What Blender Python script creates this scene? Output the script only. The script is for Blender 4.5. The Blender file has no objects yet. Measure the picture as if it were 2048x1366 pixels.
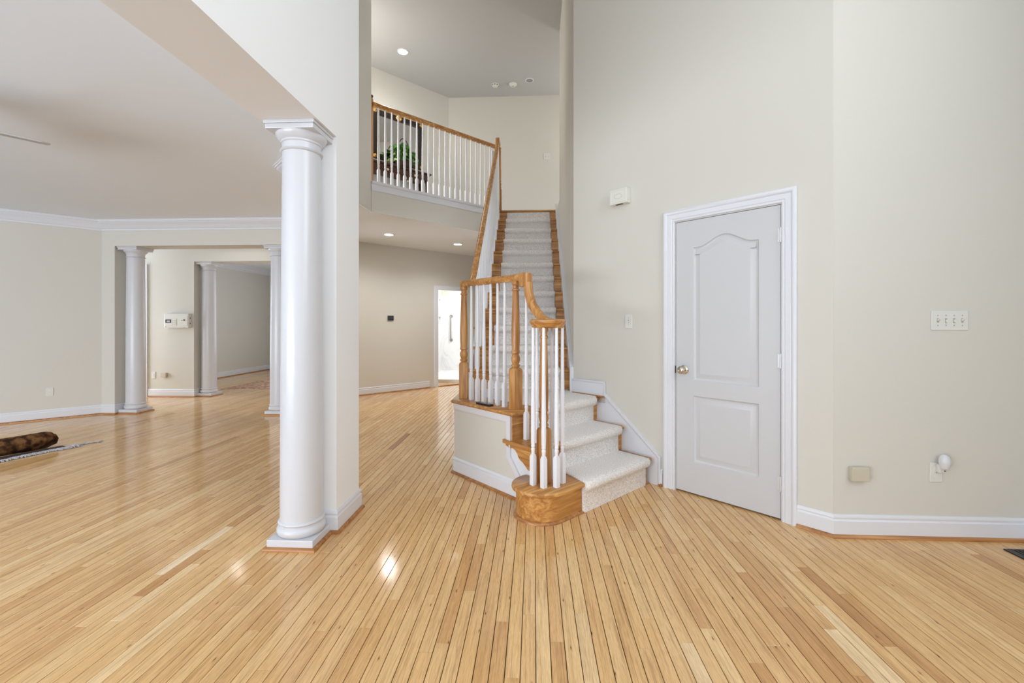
import bpy, bmesh, math, random
from mathutils import Vector, Matrix
from mathutils.geometry import tessellate_polygon
random.seed(7)
SC = bpy.context.scene
COL = SC.collection
PI = math.pi
R2 = 2 ** .5

# ---------------------------------------------------------------- camera, world, light, exposure
cam_d = bpy.data.cameras.new('camera')
cam_d.sensor_width = 36.0
cam_d.lens = 888.0 / 2048.0 * 36.0
cam_d.shift_y = -37.0 / 2048.0
cam_d.clip_start = .05
cam = bpy.data.objects.new('camera', cam_d)
COL.objects.link(cam)
cam.location = (0, 0, 1.28)
cam.rotation_euler = (PI / 2, 0, math.atan(44.0 / 888.0))
SC.camera = cam

world = bpy.data.worlds.new('daylight')
SC.world = world
world.use_nodes = True
bg = world.node_tree.nodes['Background']
bg.inputs[0].default_value = (.88, .96, 1.06, 1)
bg.inputs[1].default_value = .9


def area_light(name, loc, target, sx, sy, power, color=(1, 1, 1)):
    d = bpy.data.lights.new(name, 'AREA')
    d.shape = 'RECTANGLE'
    d.size, d.size_y, d.energy, d.color = sx, sy, power, color
    o = bpy.data.objects.new(name, d)
    COL.objects.link(o)
    o.location = loc
    o.rotation_euler = (Vector(target) - Vector(loc)).to_track_quat('-Z', 'Y').to_euler()
    return o


# daylight of inferred windows out of view, plus added fill lights
COOL = (.90, .97, 1.06)
area_light('foyer_window_light', (2.84, -.6, 2.7), (-3, -.3, 2.2), 3.0, 4.4, 195, COOL)
area_light('front_window_light', (-.3, -2.7, 3.3), (.3, 4.5, 2.6), 2.6, 3.4, 8, COOL)
area_light('living_room_window_light', (-5.4, -2.7, .9), (-4.9, 3.2, 8.5), 5.0, 1.6, 330, COOL)
area_light('dining_fill_light', (-4.2, 9.6, 1.5), (-7, 8.9, 1.4), 2.0, 1.7, 26, COOL)  # added fill for the dining room, no window on this side
area_light('breakfast_window_light', (-8.7, 6.6, 1.2), (-4, 6.9, 1.9), 1.6, 1.9, 70, COOL)
area_light('bathroom_ceiling_light', (-1.5, 10.3, 2.55), (-1.7, 10.4, 0), .8, .8, 34, (1, 1, 1))
area_light('upper_hall_fill_light', (1.9, 7.7, 4.6), (-2, 7.6, 4.2), .9, 1.2, 17, (1, .98, .95))  # added fill for the upper hall, no window known there
area_light('stair_wall_fill_light', (-3.45, 5.95, 4.5), (.4, 5.5, 3.6), .6, 1.3, 36, (1, .98, .95))  # added on the left to brighten the stair wall, not a real window

SC.cycles.max_bounces = 7
SC.cycles.diffuse_bounces = 4
SC.cycles.glossy_bounces = 3
SC.cycles.transmission_bounces = 4
SC.cycles.caustics_reflective = False
SC.cycles.caustics_refractive = False
SC.cycles.adaptive_threshold = .06
SC.view_settings.view_transform = 'Standard'
SC.view_settings.look = 'None'
SC.view_settings.gamma = 1.0
SC.view_settings.use_curve_mapping = False
SC.view_settings.exposure = 0.36


# ---------------------------------------------------------------- helpers
def S(r, g, b):
    def f(c):
        c /= 255.0
        return c / 12.92 if c <= .04045 else ((c + .055) / 1.055) ** 2.4
    return (f(r), f(g), f(b), 1)


class MB:
    def __init__(self):
        self.v, self.f = [], []

    def add(self, vs, fs):
        b = len(self.v)
        self.v += [tuple(p) for p in vs]
        self.f += [tuple(b + i for i in f) for f in fs]
        return self

    def box(self, x0, x1, y0, y1, z0, z1):
        return self.add([(x0, y0, z0), (x1, y0, z0), (x1, y1, z0), (x0, y1, z0), (x0, y0, z1), (x1, y0, z1), (x1, y1, z1), (x0, y1, z1)],
                        [(0, 3, 2, 1), (4, 5, 6, 7), (0, 1, 5, 4), (1, 2, 6, 5), (2, 3, 7, 6), (3, 0, 4, 7)])

    def rings(self, rs, closed=True, caps=True):
        n = len(rs[0])
        b = len(self.v)
        for r in rs:
            self.v += [tuple(p) for p in r]
        for i in range(len(rs) - 1):
            for j in range(n if closed else n - 1):
                k = (j + 1) % n
                self.f.append((b + i * n + j, b + i * n + k, b + (i + 1) * n + k, b + (i + 1) * n + j))
        if caps:
            self.f.append(tuple(b + j for j in range(n))[::-1])
            self.f.append(tuple(b + (len(rs) - 1) * n + j for j in range(n)))
        return self

    def prism(self, poly, a0, a1, m=lambda p, q, h: (p, q, h)):
        return self.rings([[m(p, q, a0) for p, q in poly], [m(p, q, a1) for p, q in poly]])

    def slab(self, poly, levels):            # levels: (inset, z)
        return self.rings([[(p, q, z) for p, q in offset(poly, d)] for d, z in levels])

    def lathe(self, prof, c=(0, 0), n=24, caps=True):
        return self.rings([[(c[0] + r * math.cos(2 * PI * j / n), c[1] + r * math.sin(2 * PI * j / n), z) for j in range(n)] for r, z in prof], caps=caps)

    def square(self, prof, c=(0, 0)):
        return self.rings([[(c[0] + h * sx, c[1] + h * sy, z) for sx, sy in ((-1, -1), (1, -1), (1, 1), (-1, 1))] for h, z in prof])

    def tube(self, pts, r, n=8):
        rs = []
        for i, p in enumerate(pts):
            p = Vector(p)
            t = (Vector(pts[min(i + 1, len(pts) - 1)]) - Vector(pts[max(i - 1, 0)])).normalized()
            up = Vector((0, 0, 1)) if abs(t.z) < .9 else Vector((1, 0, 0))
            a = t.cross(up).normalized()
            b = a.cross(t)
            rr = r[i] if isinstance(r, (list, tuple)) else r
            rs.append([p + a * rr * math.cos(2 * PI * j / n) + b * rr * math.sin(2 * PI * j / n) for j in range(n)])
        return self.rings(rs)

    def sweep(self, prof, pts, sides):       # profile (side, up) along 3-D points, given side vectors
        rs = []
        for i, p in enumerate(pts):
            p = Vector(p)
            t = (Vector(pts[min(i + 1, len(pts) - 1)]) - Vector(pts[max(i - 1, 0)])).normalized()
            s = Vector(sides[i] if isinstance(sides, list) else sides)
            u = s.normalized().cross(t).normalized()
            rs.append([p + s * a + u * b for a, b in prof])
        return self.rings(rs)

    def mould(self, path, prof, m=lambda p, q, h: (p, q, h), closed=False):
        n = len(path)
        rs = []
        for i, p in enumerate(path):
            p = Vector(p)
            d0 = (p - Vector(path[i - 1])).normalized() if (i or closed) else None
            d1 = (Vector(path[(i + 1) % n]) - p).normalized() if (i < n - 1 or closed) else None
            n0 = Vector((-d0.y, d0.x)) if d0 else None
            n1 = Vector((-d1.y, d1.x)) if d1 else None
            if n0 is None:
                mv = n1
            elif n1 is None:
                mv = n0
            else:
                mv = (n0 + n1).normalized()
                mv = mv / max(.2, mv.dot(n0))
            rs.append([m(p.x + mv.x * o, p.y + mv.y * o, h) for o, h in prof])
        if closed:
            rs.append(rs[0])
        return self.rings(rs, caps=not closed)

    def build(self, name, mat, parent=None, loc=(0, 0, 0), rz=0, smooth=None, bevel=0, rx=0, ry=0):
        me = bpy.data.meshes.new(name)
        me.from_pydata(self.v, [], self.f)
        bm = bmesh.new()
        bm.from_mesh(me)
        bmesh.ops.remove_doubles(bm, verts=bm.verts, dist=1e-6)
        bmesh.ops.recalc_face_normals(bm, faces=bm.faces)
        bm.to_mesh(me)
        bm.free()
        o = bpy.data.objects.new(name, me)
        COL.objects.link(o)
        o.location = loc
        o.rotation_euler = (rx, ry, rz)
        if parent:
            o.parent = parent
        if mat:
            me.materials.append(mat)
        if smooth:
            me.polygons.foreach_set('use_smooth', [True] * len(me.polygons))
            me.set_sharp_from_angle(angle=math.radians(smooth))
        if bevel:
            b = o.modifiers.new('edge', 'BEVEL')
            b.width, b.segments, b.limit_method = bevel, 2, 'ANGLE'
        return o


def offset(poly, d):                         # move a CCW outline inward by d
    out = []
    n = len(poly)
    for i in range(n):
        p0, p, p1 = Vector(poly[i - 1]), Vector(poly[i]), Vector(poly[(i + 1) % n])
        a, b = (p - p0).normalized(), (p1 - p).normalized()
        na, nb = Vector((-a.y, a.x)), Vector((-b.y, b.x))
        mv = (na + nb)
        mv = mv.normalized() if mv.length > 1e-6 else na
        mv = mv / max(.35, mv.dot(na))
        out.append((p.x + mv.x * d, p.y + mv.y * d))
    return out


def tag(o, label=None, cat=None, group=None, kind=None):
    if label:
        o['label'] = label
    if cat:
        o['category'] = cat
    if group:
        o['group'] = group
    if kind:
        o['kind'] = kind
    return o


def thing(name, label, cat, loc=(0, 0, 0), rz=0, group=None, kind=None):
    o = bpy.data.objects.new(name, None)
    COL.objects.link(o)
    o.empty_display_size = .1
    o.location = loc
    o.rotation_euler = (0, 0, rz)
    return tag(o, label, cat, group, kind)


def struct(o, label, cat):
    return tag(o, label, cat, kind='structure')


def dup(root, loc, rz, label=None):
    r = root.copy()
    COL.objects.link(r)
    r.location = loc
    r.rotation_euler = (0, 0, rz)
    if label:
        r['label'] = label
    for ch in list(root.children):
        c = ch.copy()
        COL.objects.link(c)
        c.parent = r
        for g in ch.children:
            d = g.copy()
            COL.objects.link(d)
            d.parent = c
    return r


def LF(s, w):                                # lower-flight frame: s up the steps along the door wall, w out from that wall
    return (2.275 + (-s - w) / R2, 2.275 + (s - w) / R2)


LFL, LFR = (2.275, 2.275, 0), math.radians(135)


# ---------------------------------------------------------------- materials
def mat(name, color, rough=.5, metal=0, spec=.5, bump=0, bscale=200, var=0, vscale=3):
    m = bpy.data.materials.new(name)
    m.use_nodes = True
    nt = m.node_tree
    b = nt.nodes['Principled BSDF']
    b.inputs['Roughness'].default_value = rough
    b.inputs['Metallic'].default_value = metal
    b.inputs['Specular IOR Level'].default_value = spec
    b.inputs['Base Color'].default_value = color
    tc = nt.nodes.new('ShaderNodeTexCoord')
    if var:
        n = nt.nodes.new('ShaderNodeTexNoise')
        n.inputs['Scale'].default_value = vscale
        n.inputs['Detail'].default_value = 4
        nt.links.new(tc.outputs['Object'], n.inputs['Vector'])
        mx = nt.nodes.new('ShaderNodeMix')
        mx.data_type = 'RGBA'
        mx.inputs['A'].default_value = tuple(c * (1 - var) for c in color[:3]) + (1,)
        mx.inputs['B'].default_value = tuple(min(1, c * (1 + var)) for c in color[:3]) + (1,)
        nt.links.new(n.outputs['Fac'], mx.inputs['Factor'])
        nt.links.new(mx.outputs['Result'], b.inputs['Base Color'])
    if bump:
        n = nt.nodes.new('ShaderNodeTexNoise')
        n.inputs['Scale'].default_value = bscale
        nt.links.new(tc.outputs['Object'], n.inputs['Vector'])
        bp = nt.nodes.new('ShaderNodeBump')
        bp.inputs['Strength'].default_value = bump
        bp.inputs['Distance'].default_value = .002
        nt.links.new(n.outputs['Fac'], bp.inputs['Height'])
        nt.links.new(bp.outputs['Normal'], b.inputs['Normal'])
    return m


def ramp(nt, stops):
    r = nt.nodes.new('ShaderNodeValToRGB')
    e = r.color_ramp.elements
    while len(e) < len(stops):
        e.new(.5)
    for k, (p, c) in enumerate(stops):
        e[k].position, e[k].color = p, c
    return r


def oak(name, axis, dark=(154, 96, 42), light=(222, 170, 102), rough=.28):
    m = bpy.data.materials.new(name)
    m.use_nodes = True
    nt = m.node_tree
    b = nt.nodes['Principled BSDF']
    b.inputs['Roughness'].default_value = rough
    tc = nt.nodes.new('ShaderNodeTexCoord')
    mp = nt.nodes.new('ShaderNodeMapping')
    sc = [26, 26, 26]
    sc[axis] = 1.6
    mp.inputs['Scale'].default_value = sc
    nt.links.new(tc.outputs['Object'], mp.inputs['Vector'])
    n = nt.nodes.new('ShaderNodeTexNoise')
    n.inputs['Scale'].default_value = 1.2
    n.inputs['Detail'].default_value = 7
    n.inputs['Distortion'].default_value = .9
    nt.links.new(mp.outputs['Vector'], n.inputs['Vector'])
    oi = nt.nodes.new('ShaderNodeObjectInfo')
    ad = nt.nodes.new('ShaderNodeVectorMath')
    ad.operation = 'MULTIPLY_ADD'
    ad.inputs[1].default_value = (17, 31, 23)
    nt.links.new(oi.outputs['Random'], ad.inputs[0])
    nt.links.new(tc.outputs['Object'], ad.inputs[2])
    nt.links.new(ad.outputs[0], mp.inputs['Vector'])
    r = ramp(nt, [(.3, S(*dark)), (.52, S(*[(a + c) // 2 for a, c in zip(dark, light)])), (.72, S(*light))])
    nt.links.new(n.outputs['Fac'], r.inputs['Fac'])
    nt.links.new(r.outputs['Color'], b.inputs['Base Color'])
    return m


def floor_wood():
    m = bpy.data.materials.new('oak_strip_floor')
    m.use_nodes = True
    nt = m.node_tree
    L = nt.links.new
    b = nt.nodes['Principled BSDF']
    at = nt.nodes.new('ShaderNodeAttribute')
    at.attribute_name = 'tone'
    asd = nt.nodes.new('ShaderNodeAttribute')
    asd.attribute_name = 'seed'
    g = nt.nodes.new('ShaderNodeNewGeometry')
    off = nt.nodes.new('ShaderNodeVectorMath')
    off.operation = 'MULTIPLY_ADD'
    off.inputs[1].default_value = (53, 97, 11)
    L(asd.outputs['Fac'], off.inputs[0])
    L(g.outputs['Position'], off.inputs[2])

    def noise(scale, detail, dist):
        mp = nt.nodes.new('ShaderNodeMapping')
        mp.inputs['Scale'].default_value = scale
        L(off.outputs[0], mp.inputs['Vector'])
        n = nt.nodes.new('ShaderNodeTexNoise')
        n.inputs['Scale'].default_value = 1
        n.inputs['Detail'].default_value = detail
        n.inputs['Distortion'].default_value = dist
        L(mp.outputs['Vector'], n.inputs['Vector'])
        return n
    n1 = noise((95, 2.6, 1), 6, 1.0)
    n2 = noise((480, 20, 1), 3, .2)
    n3 = noise((14, 1.6, 1), 3, .8)
    base = ramp(nt, [(0, S(154, 106, 66)), (.25, S(205, 154, 98)), (.55, S(229, 186, 128)), (.8, S(239, 203, 148)), (1, S(248, 224, 184))])
    L(at.outputs['Fac'], base.inputs['Fac'])
    gr = ramp(nt, [(.26, (.58, .50, .42, 1)), (.46, (.95, .93, .91, 1)), (.70, (1.08, 1.08, 1.08, 1))])
    L(n1.outputs['Fac'], gr.inputs['Fac'])
    g2 = ramp(nt, [(.3, (.72, .67, .62, 1)), (.55, (1, 1, 1, 1))])
    L(n2.outputs['Fac'], g2.inputs['Fac'])
    g3 = ramp(nt, [(.25, (.86, .80, .75, 1)), (.5, (1.02, 1.01, 1, 1))])
    L(n3.outputs['Fac'], g3.inputs['Fac'])
    prev = base.outputs['Color']
    for k, q in ((.75, gr), (.75, g2), (1.0, g3)):
        mx = nt.nodes.new('ShaderNodeMix')
        mx.data_type = 'RGBA'
        mx.blend_type = 'MULTIPLY'
        mx.inputs['Factor'].default_value = k
        L(prev, mx.inputs['A'])
        L(q.outputs['Color'], mx.inputs['B'])
        prev = mx.outputs['Result']
    vm = nt.nodes.new('ShaderNodeMapping')
    vm.inputs['Scale'].default_value = (7, 1.7, 1)
    L(off.outputs[0], vm.inputs['Vector'])
    vo = nt.nodes.new('ShaderNodeTexVoronoi')
    vo.voronoi_dimensions = '2D'
    vo.inputs['Scale'].default_value = 1
    L(vm.outputs['Vector'], vo.inputs['Vector'])
    kn = ramp(nt, [(.008, (.25, .17, .12, 1)), (.018, (.8, .72, .64, 1)), (.035, (1, 1, 1, 1))])
    L(vo.outputs['Distance'], kn.inputs['Fac'])
    mx = nt.nodes.new('ShaderNodeMix')
    mx.data_type = 'RGBA'
    mx.blend_type = 'MULTIPLY'
    mx.inputs['Factor'].default_value = 1
    L(prev, mx.inputs['A'])
    L(kn.outputs['Color'], mx.inputs['B'])
    prev = mx.outputs['Result']
    L(prev, b.inputs['Base Color'])
    mr = nt.nodes.new('ShaderNodeMapRange')
    mr.inputs['To Min'].default_value = .07
    mr.inputs['To Max'].default_value = .15
    L(n3.outputs['Fac'], mr.inputs['Value'])
    L(mr.outputs['Result'], b.inputs['Roughness'])
    bp = nt.nodes.new('ShaderNodeBump')
    bp.inputs['Strength'].default_value = .05
    bp.inputs['Distance'].default_value = .001
    L(n2.outputs['Fac'], bp.inputs['Height'])
    L(bp.outputs['Normal'], b.inputs['Normal'])
    return m


def carpet_mat():
    m = mat('grey_plush_carpet', S(182, 176, 170), .95, spec=.15)
    nt = m.node_tree
    b = nt.nodes['Principled BSDF']
    tc = nt.nodes.new('ShaderNodeTexCoord')
    n = nt.nodes.new('ShaderNodeTexNoise')
    n.inputs['Scale'].default_value = 130
    n.inputs['Detail'].default_value = 3
    nt.links.new(tc.outputs['Object'], n.inputs['Vector'])
    r = ramp(nt, [(.3, S(200, 193, 186)), (.5, S(235, 229, 223)), (.68, S(249, 246, 243))])
    nt.links.new(n.outputs['Fac'], r.inputs['Fac'])
    nt.links.new(r.outputs['Color'], b.inputs['Base Color'])
    bp = nt.nodes.new('ShaderNodeBump')
    bp.inputs['Strength'].default_value = .55
    bp.inputs['Distance'].default_value = .006
    nt.links.new(n.outputs['Fac'], bp.inputs['Height'])
    nt.links.new(bp.outputs['Normal'], b.inputs['Normal'])
    b.inputs['Sheen Weight'].default_value = .25
    return m


def emit(name, color, power):
    m = bpy.data.materials.new(name)
    m.use_nodes = True
    nt = m.node_tree
    b = nt.nodes['Principled BSDF']
    b.inputs['Emission Color'].default_value = color
    b.inputs['Emission Strength'].default_value = power
    return m


def pattern_mat(name, a, bcol, c, scale, rough=.95):
    m = mat(name, a, rough, spec=.1)
    nt = m.node_tree
    b = nt.nodes['Principled BSDF']
    tc = nt.nodes.new('ShaderNodeTexCoord')
    v = nt.nodes.new('ShaderNodeTexVoronoi')
    v.inputs['Scale'].default_value = scale
    n = nt.nodes.new('ShaderNodeTexNoise')
    n.inputs['Scale'].default_value = scale * 1.3
    n.inputs['Detail'].default_value = 5
    nt.links.new(tc.outputs['Object'], v.inputs['Vector'])
    nt.links.new(tc.outputs['Object'], n.inputs['Vector'])
    mx = nt.nodes.new('ShaderNodeMath')
    mx.operation = 'MULTIPLY_ADD'
    mx.inputs[1].default_value = .55
    nt.links.new(v.outputs['Distance'], mx.inputs[0])
    nt.links.new(n.outputs['Fac'], mx.inputs[2])
    r = ramp(nt, [(.38, a), (.6, bcol), (.8, c), (.95, a)])
    nt.links.new(mx.outputs[0], r.inputs['Fac'])
    nt.links.new(r.outputs['Color'], b.inputs['Base Color'])
    return m


M = {}
M['wall_white'] = mat('white_wall_paint', S(242, 242, 241), .6, spec=.25, bump=.04, bscale=260)
M['wall'] = mat('greige_wall_paint', S(214, 210, 200), .6, spec=.25, bump=.04, bscale=260, var=.015, vscale=.7)
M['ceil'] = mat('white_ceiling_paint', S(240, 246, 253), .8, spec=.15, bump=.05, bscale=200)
M['ceil_up'] = mat('shade_toned_ceiling_paint', S(190, 188, 185), .8, spec=.15)  # shade on the high ceiling is put into this darker grey
M['trim'] = mat('white_gloss_trim', S(224, 225, 229), .32, spec=.5)
M['column'] = mat('white_column_paint', S(209, 209, 212), .28, spec=.5)
M['door'] = mat('white_door_paint', S(203, 203, 204), .38, spec=.45, bump=.1, bscale=90)
M['white'] = mat('white_baluster_paint', S(234, 234, 237), .3, spec=.5)
M['oakx'] = oak('oak_grain_x', 0)
M['oaky'] = oak('oak_grain_y', 1)
M['oakz'] = oak('oak_grain_z', 2)
M['shoe'] = oak('oak_shoe_moulding', 0, (140, 86, 42), (198, 144, 88), .35)
M['floor'] = floor_wood()
M['gap'] = mat('dark_board_gap', S(36, 22, 14), .9)
M['carpet'] = carpet_mat()
M['nickel'] = mat('satin_nickel', S(214, 205, 188), .18, metal=1)
M['steel'] = mat('brushed_steel', S(170, 170, 168), .3, metal=1)
M['hinge'] = mat('painted_hinge', S(214, 214, 214), .4, metal=.3)
M['black'] = mat('black_plastic', S(22, 22, 24), .35)
M['dark'] = mat('dark_void', S(20, 18, 16), .8)
M['ivory'] = mat('ivory_plastic', S(226, 224, 214), .4)
M['plate'] = mat('white_plastic_plate', S(222, 221, 214), .4)
M['beige'] = mat('aged_beige_plastic', S(200, 192, 172), .45)
M['grey'] = mat('grey_plastic', S(150, 150, 148), .5)
M['toggle'] = mat('grey_toggle', S(165, 162, 148), .4)
M['lcd'] = mat('pale_lcd', S(196, 192, 214), .25)
M['lamp'] = emit('lamp_glow', (1, .97, .92, 1), 22)
M['marble'] = mat('white_marble', S(236, 236, 236), .2)
M['tile'] = mat('white_shower_floor', S(226, 226, 224), .4, var=.05, vscale=60)
M['mahog'] = mat('dark_mahogany', S(62, 32, 20), .3, var=.35, vscale=14)
M['frame'] = mat('black_lacquer_frame', S(40, 27, 20), .35)
M['gilt'] = mat('antique_gilt', S(196, 150, 78), .35, metal=.7)
M['mirror'] = mat('mirror_glass', S(225, 225, 225), .03, metal=1)
M['wicker'] = mat('dark_wicker', S(54, 34, 24), .8, bump=1, bscale=80)
M['leaf'] = mat('green_leaf', S(66, 118, 48), .4, var=.5, vscale=14)
M['leaf2'] = mat('pale_leaf', S(150, 178, 104), .4, var=.4, vscale=14)
M['petal'] = mat('cream_petal', S(226, 206, 176), .6)
M['rug'] = pattern_mat('brown_patterned_rug', S(54, 36, 26), S(128, 92, 58), S(92, 62, 38), 16)
M['rugback'] = mat('rug_flap_weave', S(82, 60, 42), .95)
M['fringe'] = mat('grey_white_fringe', S(190, 190, 196), .95)
M['rug2'] = pattern_mat('rose_patterned_rug', S(176, 128, 106), S(150, 96, 82), S(206, 180, 152), 9)
M['bulb'] = mat('frosted_clear_shade', S(236, 236, 238), .25)
M['bulb'].node_tree.nodes['Principled BSDF'].inputs['Transmission Weight'].default_value = .2
M['vent'] = mat('dark_bronze_metal', S(70, 68, 66), .45, metal=.6)
M['fan'] = mat('white_fan_blade', S(196, 196, 194), .5)

g = bpy.data.materials.new('clear_window_glass')
g.use_nodes = True
gb = g.node_tree.nodes['Principled BSDF']
gb.inputs['Transmission Weight'].default_value = 1
gb.inputs['Roughness'].default_value = 0
gb.inputs['IOR'].default_value = 1.02
M['glass'] = g

# marble veins
nt = M['marble'].node_tree
tc = nt.nodes.new('ShaderNodeTexCoord')
nz = nt.nodes.new('ShaderNodeTexNoise')
nz.inputs['Scale'].default_value = 1.4
nz.inputs['Detail'].default_value = 9
nz.inputs['Distortion'].default_value = 1.6
nt.links.new(tc.outputs['Object'], nz.inputs['Vector'])
rr = ramp(nt, [(.46, S(238, 238, 238)), (.5, S(226, 226, 228)), (.535, S(238, 238, 238))])
nt.links.new(nz.outputs['Fac'], rr.inputs['Fac'])
nt.links.new(rr.outputs['Color'], nt.nodes['Principled BSDF'].inputs['Base Color'])

# ---------------------------------------------------------------- floor: strips of oak along +Y
W, X0 = .0572, .007
JOINT = {-47: [2.09], -46: [2.24], -42: [2.22], -41: [2.47], -40: [2.25], -39: [2.01], -38: [2.52], -36: [1.81], -35: [2.33], -34: [1.78, 2.17, 2.7], -33: [1.99, 2.42], -32: [1.82, 2.27], -30: [1.82, 2.25], -29: [1.71], -27: [2.05], -26: [1.84], -25: [2.1], -24: [1.94], -21: [1.79], -20: [2.52], -18: [2.51, 2.83], -16: [2.42, 2.81], -14: [3.17], -13: [2.45], -12: [3.07], -10: [2.59], -9: [2.96], -8: [2.54], -7: [1.76], -6: [2.11, 2.56], -5: [2.27], -3: [1.9, 2.38], -2: [1.6], -1: [1.95], 0: [2.22], 1: [1.79], 3: [1.97, 2.37], 6: [2.37], 7: [2.58], 8: [1.95], 9: [2.46], 10: [1.81, 2.77], 12: [1.9, 2.58], 13: [2.18], 14: [2.51], 15: [3.25], 16: [1.81], 17: [2.4], 18: [2.97], 19: [2.06], 20: [1.67, 2.66], 21: [1.92, 3.19], 22: [2.08, 2.75], 23: [3.0], 24: [1.83, 2.4], 25: [2.17], 27: [2.6], 29: [1.93, 2.25], 31: [2.12], 32: [2.5], 36: [2.49], 37: [2.11]}
TONE = {(-34, 2.4): 1.0, (24, 2.1): .22, (19, 1.7): .3, (18, 1.8): .32, (20, 1.5): .3, (16, 1.5): .4, (0, 1.8): .8, (1, 1.5): .4, (-3, 1.6): .42,
        (21, 1.7): .92, (22, 1.8): .9, (25, 1.8): .35, (3, 1.6): .85, (10, 1.5): .9, (12, 1.6): .8, (-7, 2.0): .35, (-16, 2.6): .5, (-32, 2.0): .85, (-28, 1.9): .85}

floor = MB().box(-13, 3.4, -3.2, 13, -.08, -.006).build('floor', M['gap'])
struct(floor, 'glossy honey oak strip floor running through all the rooms', 'floor')
boards = []
for k in range(-142, 52):
    xc = X0 + (k + .5) * W
    ylo = max(.35, -xc / 1.28 - .9, xc / 1.2 - 1.0)
    yhi = 12.0 if xc < -3.3 else (10.2 if xc < .4 else 4.4)
    rnd = random.Random(k * 13 + 5)
    ys = list(JOINT.get(k, []))
    pts = []
    if ys:
        y = ys[0]
        while y > ylo:
            y -= rnd.uniform(.55, 1.25)
            pts.append(y)
        y = ys[-1]
    else:
        y = ylo - rnd.uniform(0, 1.2)
        if -50 < k < 38:
            y = 1.2 - rnd.uniform(0, .5)
            pts += [y, y - 1.1]
            y = 3.0 + rnd.uniform(0, .6)
        pts.append(y)
    pts += ys
    while y < yhi:
        y += rnd.uniform(.3, 1.35)
        pts.append(y)
    pts = sorted(pts)
    for a, b in zip(pts, pts[1:]):
        a2, b2 = max(a, ylo), min(b, yhi)
        if b2 - a2 < .03:
            continue
        tn = min(.98, max(.02, rnd.gauss(.58, .09) if rnd.random() < .88 else rnd.gauss(.5, .18)))
        for (kk, yy), tv in TONE.items():
            if kk == k and a < yy < b:
                tn = tv
        boards.append((k, a2, b2, tn, rnd.random()))


def board_geo(k, a, b):
    x0, x1 = X0 + k * W + .0015, X0 + (k + 1) * W - .0015
    rs = [[(x0 + i, a + .0009 + i), (x1 - i, a + .0009 + i), (x1 - i, b - .0009 - i), (x0 + i, b - .0009 - i)] for i in (0, 0, .0006)]
    zs = (-.006, -.0009, 0)
    v = [(p[0], p[1], z) for r, z in zip(rs, zs) for p in r]
    f = []
    for i in range(2):
        for j in range(4):
            q = (j + 1) % 4
            f.append((i * 4 + j, i * 4 + q, i * 4 + 4 + q, i * 4 + 4 + j))
    f.append((8, 9, 10, 11))
    return v, f


def score(bd):
    k, a, b, *_ = bd
    x = X0 + (k + .5) * W
    y = max((a + b) / 2, 1.4)
    u = (x * .9988 + y * .0495) / (-x * .0495 + y * .9988)
    if abs(u) > 1.16 or b < 1.55:
        return 0
    return (min(b, 9) - max(a, 1.55)) / y ** 3


boards.sort(key=score, reverse=True)


def board_mesh(name, bs):
    v, f, t, sd = [], [], [], []
    for k, a, b, tn, s in bs:
        vv, ff = board_geo(k, a, b)
        o = len(v)
        v += vv
        f += [tuple(o + i for i in q) for q in ff]
        t += [tn] * len(ff)
        sd += [s] * len(ff)
    me = bpy.data.meshes.new(name)
    me.from_pydata(v, [], f)
    for nm, val in (('tone', t), ('seed', sd)):
        at = me.attributes.new(nm, 'FLOAT', 'FACE')
        at.data.foreach_set('value', val)
    me.materials.append(M['floor'])
    o = bpy.data.objects.new(name, me)
    COL.objects.link(o)
    o.parent = floor
    return o


for bd in boards[:300]:
    board_mesh('plank', [bd])
tag(board_mesh('plank_field', boards[300:]), kind='stuff')

# ---------------------------------------------------------------- room shell
CZ, UZ = 2.71, 5.53                          # first-floor and upper ceilings
FZ = 3.09                                    # upper floor
BZ, BZ2 = 2.42, 2.36                         # header undersides, near and far


def wall(name, mb, label, m='wall'):
    return struct(mb.build(name, M[m]), label, 'wall')


wall('wall_right', MB().box(1.793, 3.0, 2.757, 2.88, 0, UZ), 'pale wall with four switches and a night light')
wall('wall_front_side', MB().box(2.88, 3.0, -3, 2.757, 0, UZ), 'wall at the extreme right edge of the photo')
m = MB()
for s0, s1, w0, z0, z1 in ((.682, .958, 0, 0, UZ), (1.687, 2.693, 0, 0, UZ), (.958, 1.687, 0, 2.052, UZ), (.958, 1.687, -.05, 0, 2.052)):
    m.box(s0, s1, -.13, w0, z0, z1)
o = m.build('wall_diagonal', M['wall'], None, LFL, LFR)
struct(o, 'tall angled greige wall holding the white arched-panel door', 'wall')
wall('wall_stair', MB().box(.371, .49, 4.178, 6.5, 0, UZ).box(.371, .49, 6.5, 7.2, 0, FZ - .005), 'tall wall along the right side of the upper stair flight')
wall('wall_left', MB().box(-1.534, -1.208, -3, 3.01, BZ, UZ).box(-1.534, -1.208, 2.66, 3.01, 0, BZ),
     'tall pale wall and beam carried by the large near column', 'wall_white')
hd = [(-1.208, 3.01), (-2.1, 3.902), (-2.1, 5.0), (-2.25, 5.0), (-2.25, 3.96), (-1.534, 3.244)]
up = [(-1.208, 3.01), (-2.1, 3.902), (-2.1, 5.64), (-2.25, 5.64), (-2.25, 3.96), (-1.534, 3.244)]
wall('wall_hall_side', MB().prism(hd, BZ, CZ + .01).prism(up, CZ + .012, UZ), 'narrow shaded wall strip left of the upper balcony')
m = MB().box(-6.6, -5.88, 5.95, 6.25, 0, CZ).box(-5.88, -3.46, 5.95, 6.25, BZ2, CZ).box(-3.46, -2.9, 5.95, 6.25, 0, CZ)
wall('wall_far', m, 'greige wall with the wide columned opening beyond the living room')
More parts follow.
